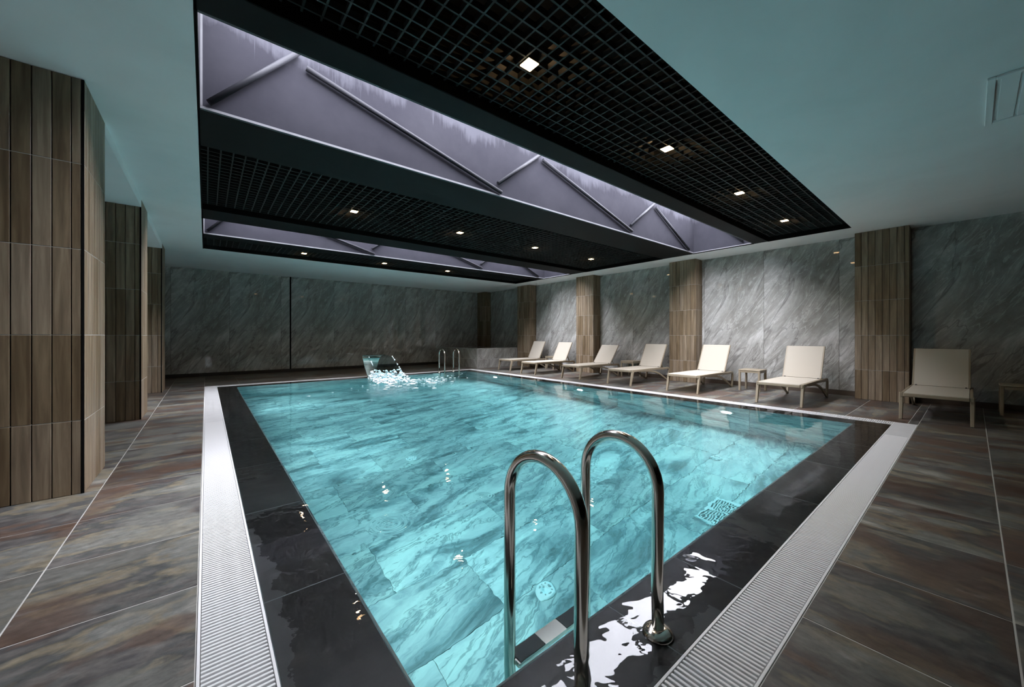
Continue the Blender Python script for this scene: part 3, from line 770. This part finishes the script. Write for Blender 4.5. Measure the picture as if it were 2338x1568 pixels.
# ------------------------------------------------------------------ loungers
W2 = 0.35
def make_lounger():
    t = thing('sun_lounger', 'x', 'lounger', (0, 0, 0), 0, 'beige sun loungers along the right wall')
    for s in (-1, 1):
        y = s*(W2-0.03)
        link(sweep_mesh('rail', smooth_path([(0.03, y, 0.350), (0.5, y, 0.352), (1.0, y, 0.352), (1.36, y, 0.345), (1.56, y, 0.338), (1.70, y, 0.345), (1.775, y, 0.325), (1.79, y, 0.25), (1.77, y, 0.12), (1.745, y, 0.002)], 4), 0.017, 0.026, (0, 1, 0)), 'side_rail', t, 'resin')
        link(sweep_mesh('brace', smooth_path([(0.42, y, 0.335), (0.85, y, 0.315), (1.22, y, 0.245), (1.52, y, 0.12), (1.73, y, 0.012)], 4), 0.014, 0.020, (0, 1, 0)), 'arched_brace', t, 'resin')
        yl = s*(W2-0.022)
        link(sweep_mesh('leg', [(0.105, yl, 0.365), (0.075, yl, 0.30), (0.0, yl, 0.001)], [0.022, 0.022, 0.018], [0.046, 0.034, 0.022], (0, 1, 0)), 'leg', t, 'resin')
        link(cbox(0.05, 0.02, 0.02, 0.003, 'rubber'), 'hinge', t, None, (1.365, s*(W2-0.085), 0.384))
    bbox('front_rail', (0.015, 0.055, -W2+0.045, W2-0.045, 0.325, 0.372), 'resin', t, 0.006)
    bbox('cross_rail', (1.70, 1.73, -W2+0.045, W2-0.045, 0.325, 0.355), 'resin', t, 0.004)
    bbox('seat', (0.02, 1.365, -0.302, 0.302, 0.368, 0.381), 'sling', t, 0.004)
    # backrest pivots at the hinge
    bk = link(boxes('backrest', [(0.0, 0.675, -0.292, 0.292, 0.0, 0.012)], 0.004), 'backrest', t, 'sling', (1.385, 0, 0.378), (0, -math.radians(62), 0))
    for s in (-1, 1):
        link(cbox(0.68, 0.026, 0.028, 0.005, 'resin'), 'stile', bk, None, (0.338, s*0.300, -0.004))
    link(cbox(0.026, 0.60, 0.024, 0.005, 'resin'), 'top_rail', bk, None, (0.668, 0, -0.006))
    for s in (-1, 1):
        link(sweep_mesh('prop', [(1.555, s*0.22, 0.525), (1.66, s*0.22, 0.345)], 0.010, 0.012, (0, 1, 0)), 'prop', t, 'resin')
    link(cbox(0.026, 0.56, 0.022, 0.004, 'resin'), 'prop_bar', bk, None, (0.22, 0, -0.016))
    return t
def copy_tree(o, parent=None):
    c = o.copy(); col.objects.link(c); c.parent = parent
    for ch_ in o.children: copy_tree(ch_, c)
    return c
proto = make_lounger()
LG = [(7.77, 0.325, 62, 0.0, 'beige sun lounger standing in the dark bay right of the broad column'),
      (7.66, 2.12, 64, 0.0, 'bright beige sun lounger between a side table and the broad right column'),
      (7.77, 3.87, 62, 0.0, 'brightest beige sun lounger, left of the lit side table'),
      (7.775, 5.435, 60.5, 0.0, 'beige sun lounger beside the shaded side table, fourth from the back'),
      (7.82, 7.03, 51.5, 0.0, 'beige sun lounger with the lowest backrest, third from the back'),
      (7.77, 8.75, 61, 0.0, 'beige sun lounger second from the back in front of the second column'),
      (7.98, 10.22, 63.5, 0.0, 'beige sun lounger farthest back, next to the raised tub')]
for i, (x, y, ang, rz, lab) in enumerate(LG):
    o = proto if i == 0 else copy_tree(proto)
    o.location = (x, y, 0); o.rotation_euler = (0, 0, rz); o['label'] = lab
    for ch_ in o.children:
        if ch_.name.startswith('backrest'): ch_.rotation_euler = (0, -math.radians(ang), 0)
# side tables
def make_table():
    t = thing('side_table', 'x', 'table', (0, 0, 0), 0, 'small taupe side tables')
    bbox('top', (-0.21, 0.21, -0.21, 0.21, 0.435, 0.462), 'resin', t, 0.006)
    for a in (-1, 1):
        for b_ in (-1, 1):
            link(sweep_mesh('leg', [(a*0.187, b_*0.187, 0.436), (a*0.190, b_*0.190, 0.001)], 0.021, 0.021, (0, 1, 0)), 'leg', t, 'resin')
    for a in (-1, 1):
        bbox('apron', (-0.17, 0.17, a*0.190-0.012, a*0.190+0.012, 0.395, 0.436), 'resin', t, 0.003)
        bbox('apron', (a*0.190-0.012, a*0.190+0.012, -0.17, 0.17, 0.395, 0.436), 'resin', t, 0.003)
    return t
tp = make_table()
for i, (x, y, lab) in enumerate([(9.30, 3.05, 'brightly lit small taupe side table in front of the marble wall'), (9.70, 6.36, 'shaded small taupe side table between the third and fourth loungers from the back'),
        (9.68, 9.52, 'small taupe side table between the two farthest loungers'), (9.45, -0.47, 'small taupe side table lost in the dark at the right edge')]):
    o = tp if i == 0 else copy_tree(tp); o.location = (x, y, 0); o['label'] = lab

# ------------------------------------------------------------------ ceiling hatch
t = thing('ceiling_vent', 'square framed vent panel in the ceiling near the right edge', 'vent', (5.085, -0.56, H))
s = 0.49
for b in ((-s, s, s-0.045, s, -0.02, 0), (-s, s, -s, -s+0.045, -0.02, 0), (-s, -s+0.045, -s+0.045, s-0.045, -0.02, 0), (s-0.045, s, -s+0.045, s-0.045, -0.02, 0)):
    bbox('frame_bar', b, 'plaster', t, 0.004)
for k in range(8):
    u = -0.38+k*0.108
    bbox('louvre', (-s+0.045, s-0.045, u-0.046, u+0.046, -0.012, -0.002), 'plaster', t, 0.002)
